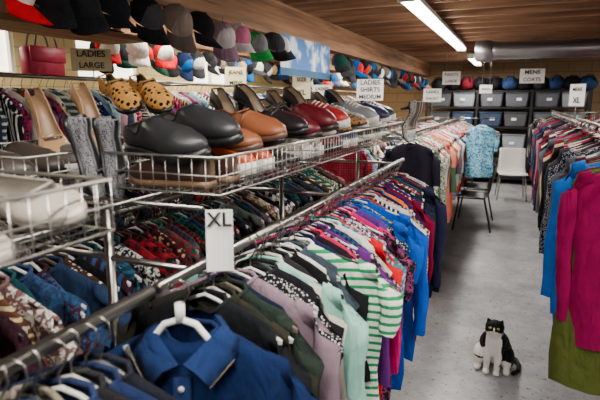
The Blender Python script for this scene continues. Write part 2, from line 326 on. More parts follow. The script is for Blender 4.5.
# denim shirt
cD=lin((22,36,70))
b=B(MATS); DX,DY=RX+.045,.755; MD=TR(DX,DY,RZ-.075,.34,-.14)
garment(b,MD,.74,.225,.5,0,cD,cD,30,fold=.014,th0=.034,rng=random.Random(3))
cE=lin((32,48,86))
for s in(-1,1):
    V=[];cur=[(.004,-.062,-.062),(.050,-.040,-.016),(.064,-.004,-.004),(.04,.034,.006),(0,.046,.012)]
    fall=[(.056,-.072,-.098),(.098,-.045,-.052),(.100,-.004,-.032),(.06,.052,-.024),(0,.066,-.022)]
    for (a,f_) in zip(cur,fall):
        m_=tuple((a[i]+f_[i])/2+(0,-.006 if a[1]<0 else .006,.008)[i] for i in range(3))
        for q in(a,m_,f_): V.append((s*q[0],q[1],q[2]))
        for q in(a,m_,f_): V.append((s*q[0]*.95,q[1]*.93,q[2]-.004))
    F=[]
    for i in range(4):
        for j in(0,1,3,4): F.append((i*6+j,i*6+j+1,(i+1)*6+j+1,(i+1)*6+j))
        F.append((i*6+2,i*6+5,(i+1)*6+5,(i+1)*6+2))
    F.append((0,1,2,5,4,3)); b.add(V,F,0,cE,cE,M=MD)
    b.tube([(s*.058,-.077,-.098),(s*.098,-.050,-.053)],.0012,4,0,lin((120,110,90)),M=MD)
b.box((0,-.052,-.40),(.032,.010,.62),0,lin((30,44,80)),MD)
for i in range(6): b.tube([(0,-.056,-.11-.1*i),(0,-.061,-.11-.1*i)],.006,8,6,lin((225,225,215)),M=MD)
for s in(-1,1):
    b.box((s*.11,-.050,-.24),(.10,.008,.11),0,lin((28,42,76)),MD,bev=.003); b.box((s*.11,-.055,-.19),(.104,.008,.03),0,lin((32,48,86)),MD,bev=.003)
b.obj('denim_shirt')
b=B(MATS); MH=TR(DX,DY-.03,RZ-.055,.34); cw=lin((245,245,242))
hanger(b,MH,cw,r=.0075,hw=.09); b.tube([(0,0,-.006),(0,0,.03)],.010,8,6,cw,M=MH)
b.tube([(-.09,0,-.086),(-.105,0,-.078),(-.11,0,-.06)],.006,6,6,cw,M=MH); b.obj('white_clothes_hanger')
# ------------------------------------------------------------- racks
def rack(name,rails,z,y0,y1,posts,top=None):
    b=B([M_chrome,M_wire,M_black])
    for x in rails:
        b.tube([(x,y0,z),(x,y1,z)],.0125,10)
    xa,xb=min(rails),max(rails)
    if len(rails)==1: xa-=.22; xb+=.22
    for yp in posts:
        b.tube([(xa,yp,z-.02),(xb,yp,z-.02)],.008,8); xm=(xa+xb)/2
        b.tube([(xm,yp,.05),(xm,yp,z+(.12 if top else 0))],.011,8)
        b.tube([(xa,yp,.06),(xb,yp,.06)],.014,8)
        for xx in(xa,xb): b.tube([(xx,yp,0.0),(xx,yp,.05)],.022,8,2)
    if top:
        for yp in posts: b.tube([(-1.3,yp,z+.122),(-.6,yp,z+.122)],.005,6)
        b.tube([(-.79,y0,z+.125),(-.79,y1,z+.125)],.005,6)
        b.tube([(-1.2,y0,z+.125),(-1.2,y1,z+.125)],.005,6)
    return b.obj(name)
rack('clothing_rack',[-.6,-1.14],RZ,.72,2.98,[.88,1.85,2.95],True)
rack('clothing_rack',[-.6,-1.14],RZ,-.7,.70,[-.65,.1],True)
rack('clothing_rack',[-1.82],1.34,.3,8.9,[.5,3.2,6,8.8])
rack('clothing_rack',[-2.5],1.78,.6,8.9,[.8,3.2,6,8.8])
rack('clothing_rack',[-3.4],1.55,1.8,9.6,[1.9,4.2,7,9.5])
rack('clothing_rack',[-.78,-1.28],1.38,3.85,8.7,[4.0,6.3,8.65])
rack('clothing_rack',[.51,1.12],1.49,2.1,8.7,[2.3,4.6,6.6,8.6])
def basket(x0,x1,y0,y1,z,h=.085,name='wire_basket'):
    b=B([M_wire])
    for zz,r in((z,.0026),(z+h*.5,.0018),(z+h,.0036)):
        b.tube([(x0,y0,zz),(x1,y0,zz),(x1,y1,zz),(x0,y1,zz),(x0,y0,zz)],r,5)
    n=int((y1-y0)/.03)
    for i in range(n+1):
        yy=y0+(y1-y0)*i/n; b.tube([(x0,yy,z+h),(x0,yy,z),(x1,yy,z),(x1,yy,z+h)],.0014,4)
    n=int((x1-x0)/.035)
    for i in range(n+1):
        xx=x0+(x1-x0)*i/n; b.tube([(xx,y0,z+h),(xx,y0,z),(xx,y1,z),(xx,y1,z+h)],.0014,4)
    return b.obj(name)
ZB=1.438
basket(-.97,-.6,.95,1.58,ZB); basket(-.97,-.6,1.6,2.24,ZB); basket(-.97,-.6,2.26,2.92,ZB)
basket(-.97,-.6,-.05,.62,ZB); basket(-1.40,-1.0,.78,1.48,ZB)
# ------------------------------------------------------------- shoes
SHP={ # heel h, sole, openTo, heel-counter, throat, mid, toe
'sneaker':(0,.024,.36,.066,.086,.056,.042),
'loafer':(.0,.014,.46,.058,.068,.046,.032),
'clog':(.0,.020,.40,.048,.080,.062,.042),
'flat':(0,.008,.68,.044,.030,.028,.020),
'pump':(.075,.006,.68,.046,.032,.030,.020),
'wedge':(.05,.008,.62,.046,.036,.032,.024),
'boot':(.04,.010,.30,.12,.12,.05,.036)}
def interp(x,pts):
    for (x0,y0),(x1,y1) in zip(pts,pts[1:]):
        if x<=x1:
            t=(x-x0)/(x1-x0); t=t*t*(3-2*t); return y0+(y1-y0)*t
    return pts[-1][1]
def shoe(bd,M,L=.27,W=.045,style='flat',c=(.1,.1,.1),sole=(.05,.05,.05),lining=(.2,.15,.1),k=0,c2=(1,1,1),fq=60,side=1):
    heel,solet,openTo,hb,thr,mid,toe=SHP[style]
    ns=21;V=[];mi=[];F=[];base=[];ws=[];cs=[]
    for i in range(ns):
        s=i/(ns-1)
        w=W*(.66-.05*math.sin(min(1,s/.5)*math.pi)+.34*math.exp(-((s-.7)/.2)**2))
        if s>.80: w*=math.sqrt(max(0.03,1-((s-.80)/.205)**2))
        if s<.10: w*=math.sqrt(max(.12,1-((.10-s)/.105)**2*.8))
        cy=side*(.008*math.sin(s*math.pi*1.0)-.006*max(0,(s-.8)/.2))
        bz=solet+heel*interp(s,[(0,1),(.2,.94),(.62,.02),(1,0)])+(.010*((s-.72)/.28)**2 if s>.72 else 0)
        h=interp(s,[(0,hb*.86),(.07,hb),(.26,hb*.74),(openTo,thr),(.76,mid) if openTo<.7 else (.78,mid),(.9,toe),(1,toe*.4)])
        op=1 if s<openTo-.05 else (0 if s>openTo+.05 else (openTo+.05-s)/.1)
        x=L*s; base.append((x,bz)); ws.append(w); cs.append(cy)
        r=.74*op+.60*(1-op); q=.64*op+.30*(1-op); zi=(bz+.014)*op+(bz+h*.975)*(1-op); z2=(bz+.012)*op+(bz+h)*(1-op); rh=h*op+h*.88*(1-op)
        half=[(0,bz),(.85*w,bz),(w,bz+.22*h),(.93*w,bz+.6*h),(r*w,bz+rh),(q*w,zi),(0,z2)]
        V+=[(x,cy+p[0],p[1]) for p in half]+[(x,cy-p[0],p[1]) for p in half[-2:0:-1]]
    n=12
    for i in range(ns-1):
        s=(i+.5)/(ns-1)
        for k2 in range(n):
            F.append((i*n+k2,i*n+(k2+1)%n,(i+1)*n+(k2+1)%n,(i+1)*n+k2)); mi.append(1 if (k2 in(4,5,6,7) and s<openTo) else 0)
    F.append(tuple(range(n))[::-1]); mi.append(0); F.append(tuple((ns-1)*n+j for j in range(n))); mi.append(0)
    V=np.array(V)
    Fu=[f for f,m_ in zip(F,mi) if m_==0]; Fi=[f for f,m_ in zip(F,mi) if m_==1]
    bd.add(V,Fu,k,c,c2,V*fq,M); bd.add(V,Fi,0,lining,lining,None,M)
    jo=int(openTo*(ns-1))
    rim=[V[i*n+4] for i in range(1,jo+1)]+[V[i*n+8] for i in range(jo,0,-1)]
    rim=[tuple(p) for p in rim]; bd.tube(rim+[rim[0]],.0028,5,0,tuple(v*.7 for v in c),c,M,False)
    V=[];F=[];e=.004 if style in('sneaker','clog') else .0018
    up=.010 if style=='sneaker' else .002
    for i in range(ns):
        x,bz=base[i]; w=ws[i]*.92+e
        zt=bz+up; zb=bz-(solet if (heel==0 or i>=ns*.6) else .007)
        xx=x+(e if i==ns-1 else (-e if i==0 else 0)); cy=cs[i]
        V+=[(xx,cy-w*.97,zb),(xx,cy+w*.97,zb),(xx,cy+w*1.04,zt),(xx,cy-w*1.04,zt)]
    for i in range(ns-1):
        for j in range(4): F.append((i*4+j,i*4+(j+1)%4,(i+1)*4+(j+1)%4,(i+1)*4+j))
    F.append((3,2,1,0)); F.append(tuple((ns-1)*4+j for j in range(4)))
    bd.add(V,F,0,sole,sole,None,M)
    if style in('pump','boot'):
        t=.007 if style=='pump' else .022
        bd.tube([(.03,0,heel+solet),(.026,0,heel*.55),(.022,0,0)],[W*.5,t*1.25,t],8,0,sole,sole,M)
    if style=='loafer':
        bd.box((.035,0,.006),(.07,W*1.15,.016),0,sole,M,bev=.003)
    if style=='wedge':
        bd.box((L*.2,0,(heel+solet)/2-.004),(L*.36,W*1.15,heel+solet-.012),0,sole,M,bev=.004)
    if style=='loafer':
        xx=L*(openTo+.06); z=thr*.93+solet
        bd.tube([(xx,-W*.78,z*.62),(xx+.004,-W*.4,z*.93),(xx+.006,0,z),(xx+.004,W*.4,z*.93),(xx,W*.78,z*.62)],.0055,5,0,tuple(v*.75 for v in c),c,M)
    if style=='sneaker':
        for j in range(4):
            xx=L*(openTo+.04+.065*j); z=solet+interp(xx/L,[(openTo,thr),(.76,mid)])*.99
            bd.tube([(xx,-W*.42,z-.008),(xx+.006,0,z+.002),(xx,W*.42,z-.008)],.003,4,0,(.8,.8,.8),(.8,.8,.8),M)
SM=[M_leather,FAB['dots'],FAB['solid'],FAB['plaid']]
rp=random.Random(21)
def pair(M0,gap=.1,**kw):
    b=B(SM)
    for s in(0,1):
        shoe(b,M0@TR(0,s*gap,0,(s-.5)*.08+rp.uniform(-.05,.05)),side=1 if s else -1,**kw)
    return b.obj('pair_of_shoes')
W_=lin((225,222,214)); K=lin((22,22,24)); SB=lin((60,38,26))
Z2=ZB+.085
def up(x,y,rz=-.28,rx=.22,z=Z2): return TR(x,y,z,rz,rx,.04)
pair(up(-.93,1.05,-.16),style='clog',c=lin((40,41,44)),sole=K,lining=lin((70,66,60)),L=.28,W=.049)
pair(up(-.92,1.30,-.26),style='loafer',c=lin((140,88,64)),sole=lin((90,66,56)),lining=lin((90,60,44)),L=.295,W=.05)
pair(up(-.93,1.52),style='loafer',c=lin((36,30,32)),sole=K,L=.28,W=.046)
pair(up(-.90,1.74),style='clog',c=lin((96,34,42)),sole=lin((40,26,24)),L=.28,W=.048)
pair(up(-.92,1.96),style='sneaker',c=lin((170,60,64)),sole=W_,lining=lin((200,196,190)),L=.28)
pair(up(-.9,2.18),style='flat',c=lin((170,130,94)),c2=SB,k=1,fq=30,sole=SB,L=.27)
pair(up(-.91,2.40),style='sneaker',c=lin((150,152,156)),sole=W_,L=.28)
pair(up(-.9,2.60),style='clog',c=lin((60,60,90)),sole=W_,L=.28)
pair(up(-.91,2.78),style='sneaker',c=lin((40,60,70)),sole=W_,L=.28)
pair(TR(-.66,1.12,ZB+.003,3.1),style='loafer',c=lin((60,40,34)),sole=lin((120,96,76)),L=.25,W=.042)
for i,yy in enumerate([1.21,1.42,1.64,1.86,2.07,2.31,2.52,2.73]):
    cc=[(190,84,56),(60,60,64),(200,190,180),(120,40,50),(80,90,120),(220,214,205),(50,36,30),(160,160,165)][i]
    pair(TR(-.925,yy,ZB+.003,.0),style=['sneaker','flat','sneaker','sneaker','sneaker','flat','sneaker','flat'][i],c=lin(cc),sole=W_ if i%2==0 else K,L=.275)
for i,(x,y,st,c_) in enumerate([(-1.0,1.56,'pump',(30,30,32)),(-1.02,1.76,'loafer',(24,24,26)),(-1.0,1.98,'pump',(50,40,40)),(-1.02,2.25,'loafer',(90,60,40)),(-1.0,2.5,'pump',(24,24,30))]):
    pair(TR(x,y,Z2+.05,-.35,.15,.25),style=st,c=lin(c_),sole=K,L=.26)
pair(TR(-1.34,1.06,ZB+.004,.0),style='sneaker',c=lin((90,84,80)),sole=W_,L=.27)
pair(TR(-1.34,1.30,ZB+.004,.0),style='clog',c=lin((50,40,36)),sole=K,L=.27)
b=B(SM)
shoe(b,TR(-1.27,1.20,ZB+.16,-.45,.15,.5),style='pump',c=lin((200,162,126)),sole=lin((150,116,84)),lining=lin((160,130,104)),L=.23,W=.04)
shoe(b,TR(-1.34,1.10,ZB+.14,-.45,.15,.45),style='pump',c=lin((190,152,116)),sole=lin((150,116,84)),lining=lin((160,130,104)),L=.23,W=.04); b.obj('pair_of_high_heels')
b=B(SM)
for x,y in((-1.34,1.40),(-1.25,1.45)):
    shoe(b,TR(x,y,ZB+.235,-.42,.30,.30),style='loafer',c=lin((200,150,92)),c2=lin((20,14,10)),k=1,fq=25,sole=K,lining=lin((40,32,26)),L=.24,W=.046)
b.obj('pair_of_leopard_shoes')
b=B(SM)
for (x,y,rz,ry) in((-.985,.885,.5,1.3),(-.96,.955,.35,1.42)):
    shoe(b,TR(x,y,1.605,rz,0,ry),style='flat',c=lin((120,120,124)),c2=lin((30,30,34)),k=1,fq=90,sole=K,lining=lin((34,34,36)),L=.21,W=.040)
b.obj('pair_of_woven_flats')
pair(TR(-1.34,.84,ZB+.004,.1),style='clog',c=lin((70,62,58)),sole=K,L=.26,W=.042)
pair(TR(-.92,.475,ZB+.012,-.14,.3,.08),style='flat',c=lin((178,170,160)),sole=lin((120,116,110)),lining=lin((120,114,106)),L=.315,W=.05,gap=.105)
pair(TR(-.9,.20,ZB+.03,.0),style='flat',c=lin((150,146,140)),sole=K,lining=lin((90,88,84)),L=.28,W=.05)
b=B(SM)
for d in(0,.07): shoe(b,TR(-.62,2.95+d,1.62,-.5,0,1.3),style='pump',c=lin((200,200,200)),c2=K,k=1,fq=50,sole=K,L=.22,W=.04)
b.obj('pair_of_high_heels')
# ------------------------------------------------------------- signs
def sign(x,y,z,w,h,lines,name='paper_sign',rz=0.35,col=M_white,post=None,rx=0,hang=None,hole=False):
    b=B([col,M_wire,M_ink])
    M=TR(x,y,z,rz,rx)
    V=[];F=[]
    nx=5
    for i in range(nx+1):
        u=-1+2*i/nx; yy=.006*(1-u*u)
        V+=[(u*w/2,yy,-h/2),(u*w/2,yy,h/2),(u*w/2,yy+.002,-h/2),(u*w/2,yy+.002,h/2)]
    for i in range(nx):
        a=i*4; F+=[(a,a+4,a+5,a+1),(a+2,a+3,a+7,a+6),(a+1,a+5,a+7,a+3),(a,a+2,a+6,a+4)]
    F+=[(0,1,3,2),(nx*4,nx*4+2,nx*4+3,nx*4+1)]
    b.add(V,F,0,M=M)
    if hole: b.tube([(0,.01,h*.5-.01),(.004,.0,h*.5+.012),(.01,.012,h*.5+.004)],.0012,4,1,M=M)
    if post: b.tube([(x,y+.01,z-h/2+.01),(x,y+.01,post)],.004,5,1)
    if hang: 
        b.tube([(x-w*.3,y+.004,z+h/2-.01),(x-w*.3,y+.004,hang)],.0015,4,1); b.tube([(x+w*.3,y+.004,z+h/2-.01),(x+w*.3,y+.004,hang)],.0015,4,1)
    o=b.obj(name,False)
    n=len(lines)
    for i,(t,sz) in enumerate(lines):
        if not t: continue
        cu=bpy.data.curves.new('lettering','FONT'); cu.body=t; cu.size=sz; cu.align_x='CENTER'; cu.align_y='CENTER'; cu.extrude=.0006; cu.offset=.0008
        to=bpy.data.objects.new('lettering_tmp',cu); SC.collection.objects.link(to)
        dg=bpy.context.evaluated_depsgraph_get(); me=bpy.data.meshes.new_from_object(to.evaluated_get(dg))
        bpy.data.objects.remove(to); me.materials.clear(); me.materials.append(M_ink)
        mo=bpy.data.objects.new('lettering',me); SC.collection.objects.link(mo)
        mo.matrix_world=M@Matrix.Translation((0,-.0025,h/2-h*(i+.5)/n))@Euler((math.pi/2,0,0)).to_matrix().to_4x4()
        mo.parent=o; 
    return o
M_cream=plain('cream_card',(236,224,180),0.6,0,.03)
sign(-.548,.86,1.362,.056,.13,[('XL',.042),('',1),('',1)],'size_tag',rz=.5,rx=-.12,hole=True)
sign(-2.5,2.5,1.90,.24,.14,[('LADIES',.055),('LARGE',.05)],rz=.7,post=1.78,col=M_cream)
sign(-2.5,4.3,1.86,.2,.2,[('JEANS',.05),('MENS',.05)],rz=.5,post=1.78,col=M_cream)
sign(-1.9,4.5,1.78,.17,.24,[('SIZE',.05),('XL',.07)],rz=.4,post=1.34,col=M_cream)
sign(-1.82,4.85,1.72,.2,.16,[('LADIES',.045),('SMALL',.045)],rz=.4,post=1.34)
sign(-1.5,5.5,1.76,.29,.23,[('LADIES',.07),('SHIRTS',.07),('MEDIUM',.065)],rz=.3,post=1.3)
sign(-1.2,8.0,1.72,.27,.2,[('LADIES',.06),('SHORT',.06)],rz=.15,post=1.38)
sign(-.98,8.4,1.99,.27,.2,[('PANTS',.07),('LARGE',.06)],rz=.1,hang=ZJ)
sign(.17,7.9,1.98,.32,.2,[('MENS',.08),('COATS',.07)],rz=0,hang=ZJ)
sign(-.5,9.2,1.83,.2,.14,[('SKIRTS',.045)],rz=0,hang=ZJ)
sign(.56,5.9,1.70,.2,.22,[('MENS',.05),('XL',.08)],rz=-.9,post=1.49)
m,nt,bs=nm('beach_print',0.7); tc=nt.nodes.new('ShaderNodeTexCoord'); n=nt.nodes.new('ShaderNodeTexNoise'); n.inputs['Scale'].default_value=5; n.inputs['Detail'].default_value=6
r=nt.nodes.new('ShaderNodeValToRGB'); r.color_ramp.elements[0].position=.5; r.color_ramp.elements[0].color=(*lin((60,120,190)),1); r.color_ramp.elements[1].position=.62; r.color_ramp.elements[1].color=(*lin((225,235,245)),1)
nt.links.new(tc.outputs['Object'],n.inputs['Vector']);nt.links.new(n.outputs['Fac'],r.inputs[0]);nt.links.new(r.outputs[0],bs.inputs['Base Color'])
M_sea=plain('sea_print',(40,90,130),.7)
b=B([m,M_sea]); 
for (z0,z1,mi) in((1.91,2.17,0),(1.85,1.91,1)):
    V=[];F=[]
    for i in range(13):
        yy=3.75+1.15*i/12; dx=.008*math.sin(i*1.1)
        V+=[(-1.765+dx,yy,z0),(-1.765+dx,yy,z1)]
    for i in range(12): F.append((2*i,2*i+2,2*i+3,2*i+1))
    b.add(V,F,mi)
b.obj('sky_banner')
# ------------------------------------------------------------- caps
def cap(bd,M,c,cb,r=.086,brimc=None):
    nl,nr_=24,8;V=[];F=[]
    for i in range(nr_):
        a=math.pi/2*i/(nr_-1)*.97
        for k in range(nl):
            t=2*math.pi*k/nl; seam=1-.02*(1 if k%4==0 else 0)
            V.append((r*1.12*math.cos(a)*math.cos(t)*seam,r*.92*math.cos(a)*math.sin(t)*seam,r*1.12*math.sin(a)**.85))
    for i in range(nr_-1):
        for k in range(nl): F.append((i*nl+k,i*nl+(k+1)%nl,(i+1)*nl+(k+1)%nl,(i+1)*nl+k))
    F.append(tuple((nr_-1)*nl+k for k in range(nl)))
    Ff=[f for f in F if len(f)==4 and V[f[0]][0]>r*.35]; Fo=[f for f in F if f not in Ff]
    bd.add(V,Fo,0,c,c,None,M); bd.add(V,Ff,0,cb if cb else c,c,None,M)
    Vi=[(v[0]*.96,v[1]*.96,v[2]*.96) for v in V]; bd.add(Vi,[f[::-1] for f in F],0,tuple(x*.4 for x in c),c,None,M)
    bd.tube([(0,0,r*1.10),(0,0,r*1.17)],.009,6,0,c,c,M)
    bc=brimc or c
    V=[];F=[];nb=14;nj=4
    for top in(0.004,-.001):
        for j in range(nj):
            for i in range(nb+1):
                t=-1.25+2.5*i/nb; q=j/(nj-1); ext=.095*max(0,math.cos(t*1.1))**.5*q
                X=r*1.08*math.cos(t)+ext; Y=r*.92*math.sin(t)*(1+.04*q)
                V.append((X,Y,top-.036*(Y/(r*.92))**2*(.3+.9*q)-.012*q))
    o=nj*(nb+1)
    for j in range(nj-1):
        for i in range(nb):
            a=j*(nb+1)+i; F.append((a,a+1,a+nb+2,a+nb+1)); F.append((o+a,o+a+nb+1,o+a+nb+2,o+a+1))
    for i in range(nb): a=(nj-1)*(nb+1)+i; F.append((a,a+1,o+a+1,o+a))
    bd.add(V,F,0,bc,bc,None,M)
    bd.tube([(-r*1.1,-.03,.012),(-r*1.14,0,.012),(-r*1.1,.03,.012)],.006,5,0,bc,bc,M)
CM=[FAB['solid']]
def capM(x,y,z,face,pitch=.8,roll=0):
    xc=Vector((math.cos(face)*math.cos(pitch),math.sin(face)*math.cos(pitch),-math.sin(pitch)))
    yc=Vector((-math.sin(face),math.cos(face),0)); zc=xc.cross(yc)
    R=Matrix((xc,yc,zc)).transposed().to_4x4()
    return Matrix.Translation((x,y,z))@R@Euler((roll,0,0)).to_matrix().to_4x4()
def cord(bd,M,z):
    p=M@Vector((-.03,0,.09)); bd.tube([tuple(p),(p.x,p.y,z)],.002,4,0,(.1,.1,.1))
caps=[(1.12,(120,118,112),None,None),(1.36,(200,30,44),(228,224,218),(200,30,44)),(1.52,(24,24,28),None,None),(1.68,(150,40,46),(30,30,34),(30,30,34)),(1.86,(22,24,30),None,None),(2.08,(24,24,28),(60,60,64),None),(2.32,(124,110,100),(140,126,116),(90,80,76)),(2.54,(30,30,32),None,None),(2.78,(160,136,150),(210,200,202),(150,120,140)),(3.0,(220,212,212),(216,130,160),(224,214,214)),(3.26,(60,160,84),(130,130,134),(60,160,84)),(3.48,(60,60,66),None,(24,24,26)),(3.64,(190,180,170),(225,225,220),(30,40,70))]
for i,(yy,c,cb,bc) in enumerate(caps):
    M=capM(-1.72+rp.uniform(-.02,.02),yy,2.04+rp.uniform(-.02,.015),math.radians(5+rp.uniform(-35,30)),rp.uniform(.35,.95),rp.uniform(-.1,.35))
    b=B(CM); cap(b,M,lin(c),lin(cb) if cb else None,brimc=lin(bc) if bc else None); cord(b,M,2.145); b.obj('baseball_cap')
b=B(CM); rg=random.Random(2); CP=[(24,24,28),(30,40,70),(190,40,50),(220,220,215),(110,100,90),(40,90,150),(60,60,64),(24,24,26),(50,50,54),(180,150,110),(24,60,50),(40,40,44)]
yy=5.0
while yy<10.4:
    cap(b,capM(-1.72+rg.uniform(-.03,.03),yy,2.02+rg.uniform(-.06,.0),math.radians(0+rg.uniform(-45,35)),rg.uniform(.3,1.1),rg.uniform(-.1,.4)),lin(rg.choice(CP)),lin(rg.choice(CP))); yy+=.14
yy=2.95
while yy<10.4:
    cap(b,capM(-2.84+rg.uniform(-.03,.03),yy,2.02+rg.uniform(-.04,.0),math.radians(0+rg.uniform(-45,35)),rg.uniform(.3,1.1),rg.uniform(-.1,.4)),lin(rg.choice(CP)),lin(rg.choice(CP))); yy+=.2
yy=2.75
for c in((200,36,44),(230,228,224),(190,30,40)):
    cap(b,capM(-2.6,yy,2.0,math.radians(-30),.6,0),lin(c),lin((225,225,220))); yy+=.3
yy=4.6
while yy<8.5:
    cap(b,capM(1.56,yy,2.03+rg.uniform(-.08,.0),math.radians(-150+rg.uniform(-25,25)),.6,rg.uniform(-.3,.3)),lin(rg.choice(CP)),None); yy+=.2
b.obj('hanging_caps')
def brimhat(bd,M,c,band):
    P=[(.17,.0),(.165,.004),(.10,.008),(.092,.012),(.088,.06),(.078,.1),(.05,.112),(.0,.104)]
    V=[];F=[];n=20
    for r,z in P:
        for k in range(n):
            t=6.283*k/n; V.append((r*1.1*math.cos(t),r*.95*math.sin(t),z+(.02*abs(math.sin(t))**2 if r>.15 else 0)))
    for i in range(len(P)-1):
        for k in range(n): F.append((i*n+k,i*n+(k+1)%n,(i+1)*n+(k+1)%n,(i+1)*n+k))
    bd.add(V,F,0,c,c,None,M)
    bd.tube([(.1*math.cos(6.283*k/16),.088*math.sin(6.283*k/16),.022) for k in range(17)],.009,5,0,band,band,M)
b=B([M_beam]); b.box((-2.32,1.9,2.02),(.34,1.5,.03)); 
for yy in(1.25,2.55): b.box((-2.32,yy,2.225),(.03,.04,.39)); 
b.obj('hat_shelf',False)
for x,yy,c in((-2.3,1.52,(150,146,140)),(-2.33,1.92,(196,176,136)),(-2.3,2.32,(60,56,54))):
    b=B(CM); brimhat(b,TR(x,yy,2.036,.3),lin(c),lin((30,30,30))); b.obj('brimmed_hat')
b=B([plain('magenta_vinyl',(160,16,64),.5),M_black])
b.box((-2.98,2.55,1.90),(.10,.30,.20),0,bev=.02); b.box((-2.926,2.55,1.95),(.012,.28,.10),0,bev=.004)
for dx in(-.04,.04): b.tube([(-2.98+dx,2.46,1.99),(-2.98+dx,2.48,2.07),(-2.98+dx,2.55,2.13),(-2.98+dx,2.62,2.07),(-2.98+dx,2.64,1.99)],.006,6,1)
b.obj('magenta_handbag')
b=B([plain('duct_metal',(176,178,180),.32,.9)])
P=[(-.35+.06*i,6.8,2.24) for i in range(31)]
b.tube(P,[.105 if i%2 else .1 for i in range(31)],16)
b.box((-.42,6.8,2.24),(.2,.26,.24),bev=.02)
b.obj('air_duct')
# ------------------------------------------------------------- back shelving
b=B([M_black])
SX=[-1.7,-.72,.26,1.24]; yS=10.65; yE=11.2
for x in SX:
    for yy in(yS,yE): b.box((x,yy,.92),(.045,.045,1.84))
for z in(.12,.62,1.12,1.5,1.82): b.box(((SX[0]+SX[-1])/2,(yS+yE)/2,z),(SX[-1]-SX[0]+.05,yE-yS,.03))
b.obj('metal_shelving',False)
b=B([M_plastic,M_white]); rg=random.Random(9)
for lv,z in enumerate((.135,.635,1.135,1.515)):
    h=.34 if lv<2 else .27
    for s in range(3):
        for k in range(2):
            x=SX[s]+.26+.46*k; c=lin(rg.choice([(96,98,106),(110,114,122),(84,86,92),(150,156,166),(76,78,84),(60,74,100)]))
            b.box((x,10.9,z+h/2),(.42,.44,h),0,c,taper=.88,bev=.02); b.box((x,10.9,z+h),(.44,.47,.035),0,tuple(v*.5 for v in c),bev=.012)
            b.box((x+rg.uniform(-.05,.05),10.668,z+h*.55),(.09,.006,.05),1)
b.obj('storage_totes',False)
def blob(bd,c,r,col,seed,mi=0,squish=1):
    rg=random.Random(seed);ph=[rg.random()*6 for _ in range(4)];V=[];F=[];n=14;m_=9
    for i in range(m_):
        a=-math.pi/2+math.pi*i/(m_-1)
        for k in range(n):
            t=6.283*k/n; q=1+.1*math.sin(3*t+ph[0]+a)+.07*math.sin(5*t+ph[1]-2*a)
            ca=max(0,math.cos(a))**.6
            V.append((c[0]+r[0]*ca*math.cos(t)*q,c[1]+r[1]*ca*math.sin(t)*q,c[2]+r[2]*math.sin(a)))
    for i in range(m_-1):
        for k in range(n): F.append((i*n+k,i*n+(k+1)%n,(i+1)*n+(k+1)%n,(i+1)*n+k))
    bd.add(V,F,mi,col,col)
b=B([FAB['solid']])
for i in range(11):
    cx=-1.5+.27*i; blob(b,(cx,10.95,1.968),(.15,.20,.13),lin(random.choice([(30,30,34),(22,22,24),(50,50,56),(110,40,50),(60,80,120)])),i)
    b.tube([(cx-.08,10.76,2.0),(cx-.05,10.72,2.1),(cx+.05,10.72,2.1),(cx+.08,10.76,2.0)],.01,5,0,lin((24,24,26)))
b.obj('duffel_bags')
def chair(name,x,y,rz,shell,legm):
    M=TR(x,y,0,rz); b=B([shell,legm])
    V=[];F=[];prof=[(.22,.43),(.20,.445),(.05,.435),(-.12,.425),(-.19,.45),(-.215,.52),(-.235,.68),(-.255,.82),(-.26,.84)]
    n=7
    for th in(0,.008):
        for (py,pz) in prof:
            for i in range(n):
                u=-1+2*i/(n-1); w=.225 if pz<.5 else .215-.03*(pz-.5)
                V.append((u*w,-py+ (0.03*u*u*-1 if pz>.5 else 0)+th*(1 if pz>.5 else 0),pz+ .015*u*u*(pz<.5)-th*(pz<=.5)))
    o=len(prof)*n
    for i in range(len(prof)-1):
        for j in range(n-1):
            a=i*n+j; F.append((a,a+1,a+n+1,a+n)); F.append((o+a,o+a+n,o+a+n+1,o+a+1))
        a=i*n; F.append((a,a+n,o+a+n,o+a)); a+=n-1; F.append((a,o+a,o+a+n,a+n))
    a=(len(prof)-1)*n
    for j in range(n-1): F.append((j,o+j,o+j+1,j+1)); F.append((a+j,a+j+1,o+a+j+1,o+a+j))
    b.add(V,F,0,M=M)
    for sx in(-1,1):
        b.tube([(sx*.23,-.22,0),(sx*.19,-.16,.42),(sx*.19,.14,.42),(sx*.23,.24,0)],.011,6,1,M=M)
    b.tube([(-.19,-.12,.42),(.19,-.12,.42)],.01,6,1,M=M)
    return b.obj(name)
M_wp=plain('white_plastic',(215,214,208),.4,0,.02)
chair('stacking_chair',.02,9.1,.1,M_wp,M_chrome)
M_bp=plain('black_plastic',(26,26,28),.4)
chair('stacking_chair',-.44,6.8,-1.5,M_bp,M_black)
chair('stacking_chair',-.44,7.5,-1.5,M_bp,M_black)
b=B(MATS); M=TR(-.36,6.35,1.36,.1); garment(b,M,.62,.17,.25,4,lin((150,200,215)),lin((40,100,150)),30,th0=.05); hanger(b,M,lin((240,240,240)))
b.tube([(-.78,6.35,1.437),(-.2,6.35,1.437)],.008,6,7); b.obj('patterned_blue_shirt')
